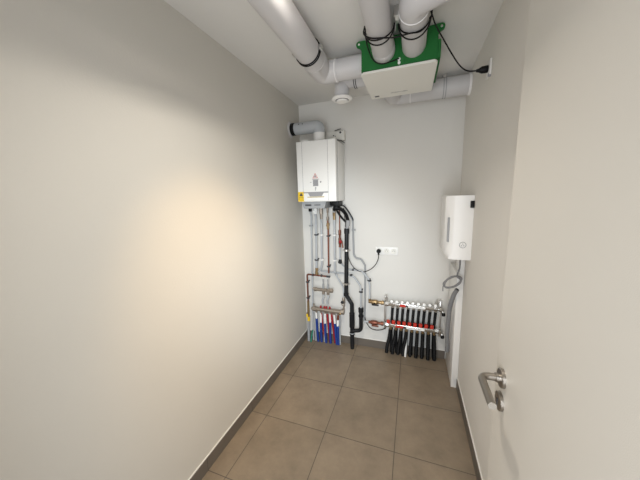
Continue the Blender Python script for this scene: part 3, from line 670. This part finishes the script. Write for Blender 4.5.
b = B(); box(b, (W-.025, fy-.012, 1.470), (W-.002, fy-.0005, 1.516), .002); obj('black_connector', b, 'black', cb)
# boxed duct
du = thing('cable_duct', 'tall white boxed duct on the right wall beneath the white box', 'duct', (1.455, -.2, 0)); bpy.context.view_layer.update()
b = B(); box(b, (1.434, -.392, .001), (W-.0012, -.012, .955), .003); obj('duct_casing', b, 'white', du)
b = B(); box(b, (1.4335, -.3926, .0), (1.478, -.3915, .012)); obj('sealant', b, 'caulk', du, smooth=False)
du2 = B(); box(du2, (1.452, -.392, .9555), (W-.0012, -.20, 1.1115), .002); obj('upper_trunking', du2, 'white', du)
# coil and flex conduit
t = thing('cable_coil', 'loose coil of grey cable hanging under the white wall box', 'cable', (1.42, -.40, .86)); bpy.context.view_layer.update()
b = B(); 
pts = []
for k in range(0, 49):
    a = 2*PI*k/16; w = 1+.05*math.sin(k*.8)
    pts.append((1.400+.056*w*math.cos(a)+.004*math.sin(k), -.425-.010*math.cos(a)+.0035*k/8, .900+.042*w*math.sin(a)+.024*math.cos(a)))
sweep(b, spline(pts+[(1.43, -.41, .95), (1.445, -.405, 1.01), (1.445, -.405, 1.105)], 3), .0058, 8)
sweep(b, spline([(1.350, -.42, .885), (1.338, -.41, .86), (1.338, -.41, .82)], 5), .004, 8); obj('coil', b, 'cablegrey', t)
t = thing('flexible_conduit', 'thick grey corrugated conduit leaning against the white duct', 'conduit', (1.415, -.25, .2)); bpy.context.view_layer.update()
b = B(); corrugated(b, spline([(1.435, -.42, .845), (1.412, -.415, .79), (1.398, -.38, .68), (1.398, -.33, .54), (1.403, -.28, .40), (1.412, -.25, .28), (1.414, -.24, .22)], 10), .0155, .0016, .009, 14); obj('conduit_run', b, 'cablegrey', t)
b = B(); lathe(b, (1.436, -.4205, .847), (.5, -.1, .9), [(.012, 0), (.012, .002)], 14); obj('open_end', b, 'black', t)

# ================================================================ LIGHT
def area(name, loc, target, size, size_y, power, color, spread=PI):
    l = bpy.data.lights.new(name, 'AREA'); l.shape = 'RECTANGLE'; l.size = size; l.size_y = size_y
    l.energy = power; l.color = color; l.spread = spread
    o = bpy.data.objects.new(name, l); COL.objects.link(o); o.location = loc
    o.rotation_euler = (Vector(target)-Vector(loc)).to_track_quat('-Z', 'Y').to_euler(); return o
area('doorway_fill', (.90, -3.3, 1.15), (.75, 0, 1.0), .9, 1.9, 36, (.93, .965, 1.0))  # added broad cool fill, shines in through the doorway
dl = area('ceiling_downlight', (.80, -1.60, 2.455), (.80, -1.5, 0), .10, .10, 12, (1, .93, .83), math.radians(140))
sp = bpy.data.lights.new('warm_patch_spot', 'SPOT'); sp.energy = 80; sp.color = (1, .70, .38); sp.spot_size = math.radians(50); sp.spot_blend = 1; sp.shadow_soft_size = .05  # added unseen spot, only makes the warm patch on the left wall
so_ = bpy.data.objects.new('warm_patch_spot', sp); COL.objects.link(so_); so_.location = (1.15, -1.62, 2.44)
so_.rotation_euler = (Vector((.0, -1.28, .92))-Vector((1.15, -1.62, 2.44))).to_track_quat('-Z', 'Y').to_euler()
sb = bpy.data.lights.new('corner_fill_spot', 'SPOT'); sb.energy = 125; sb.color = (.82, .92, 1); sb.spot_size = math.radians(50); sb.spot_blend = .7; sb.shadow_soft_size = .22  # added cool spot behind the doorway, brightens the back left corner
so2 = bpy.data.objects.new('corner_fill_spot', sb); COL.objects.link(so2); so2.location = (1.15, -2.80, 1.55)
so2.rotation_euler = (Vector((.22, -.05, .72))-Vector((1.15, -2.80, 1.55))).to_track_quat('-Z', 'Y').to_euler()
w = bpy.data.worlds.new('world'); SC.world = w; w.use_nodes = True
w.node_tree.nodes['Background'].inputs[0].default_value = (.80, .86, 1, 1); w.node_tree.nodes['Background'].inputs[1].default_value = .35

# ================================================================ CAMERA
yaw, pitch, roll, f = -.3438, -.1607, -.0279, 258.79
F = Vector((math.sin(yaw)*math.cos(pitch), math.cos(yaw)*math.cos(pitch), math.sin(pitch)))
r = Vector((math.cos(yaw), -math.sin(yaw), 0)); u = r.cross(F)
r2 = r*math.cos(roll)+u*math.sin(roll); u2 = -r*math.sin(roll)+u*math.cos(roll)
cam = bpy.data.cameras.new('camera'); co = bpy.data.objects.new('camera', cam); COL.objects.link(co)
cam.sensor_width = 36; cam.sensor_fit = 'HORIZONTAL'; cam.lens = f*36/640; cam.clip_start = .01
co.matrix_world = Matrix(((r2.x, u2.x, -F.x, 1.0959), (r2.y, u2.y, -F.y, -2.536), (r2.z, u2.z, -F.z, 1.5612), (0, 0, 0, 1)))
SC.camera = co
SC.view_settings.view_transform = 'Standard'; SC.view_settings.look = 'None'; SC.view_settings.exposure = 0
SC.cycles.use_denoising = True
SC.cycles.max_bounces = 10; SC.cycles.diffuse_bounces = 6
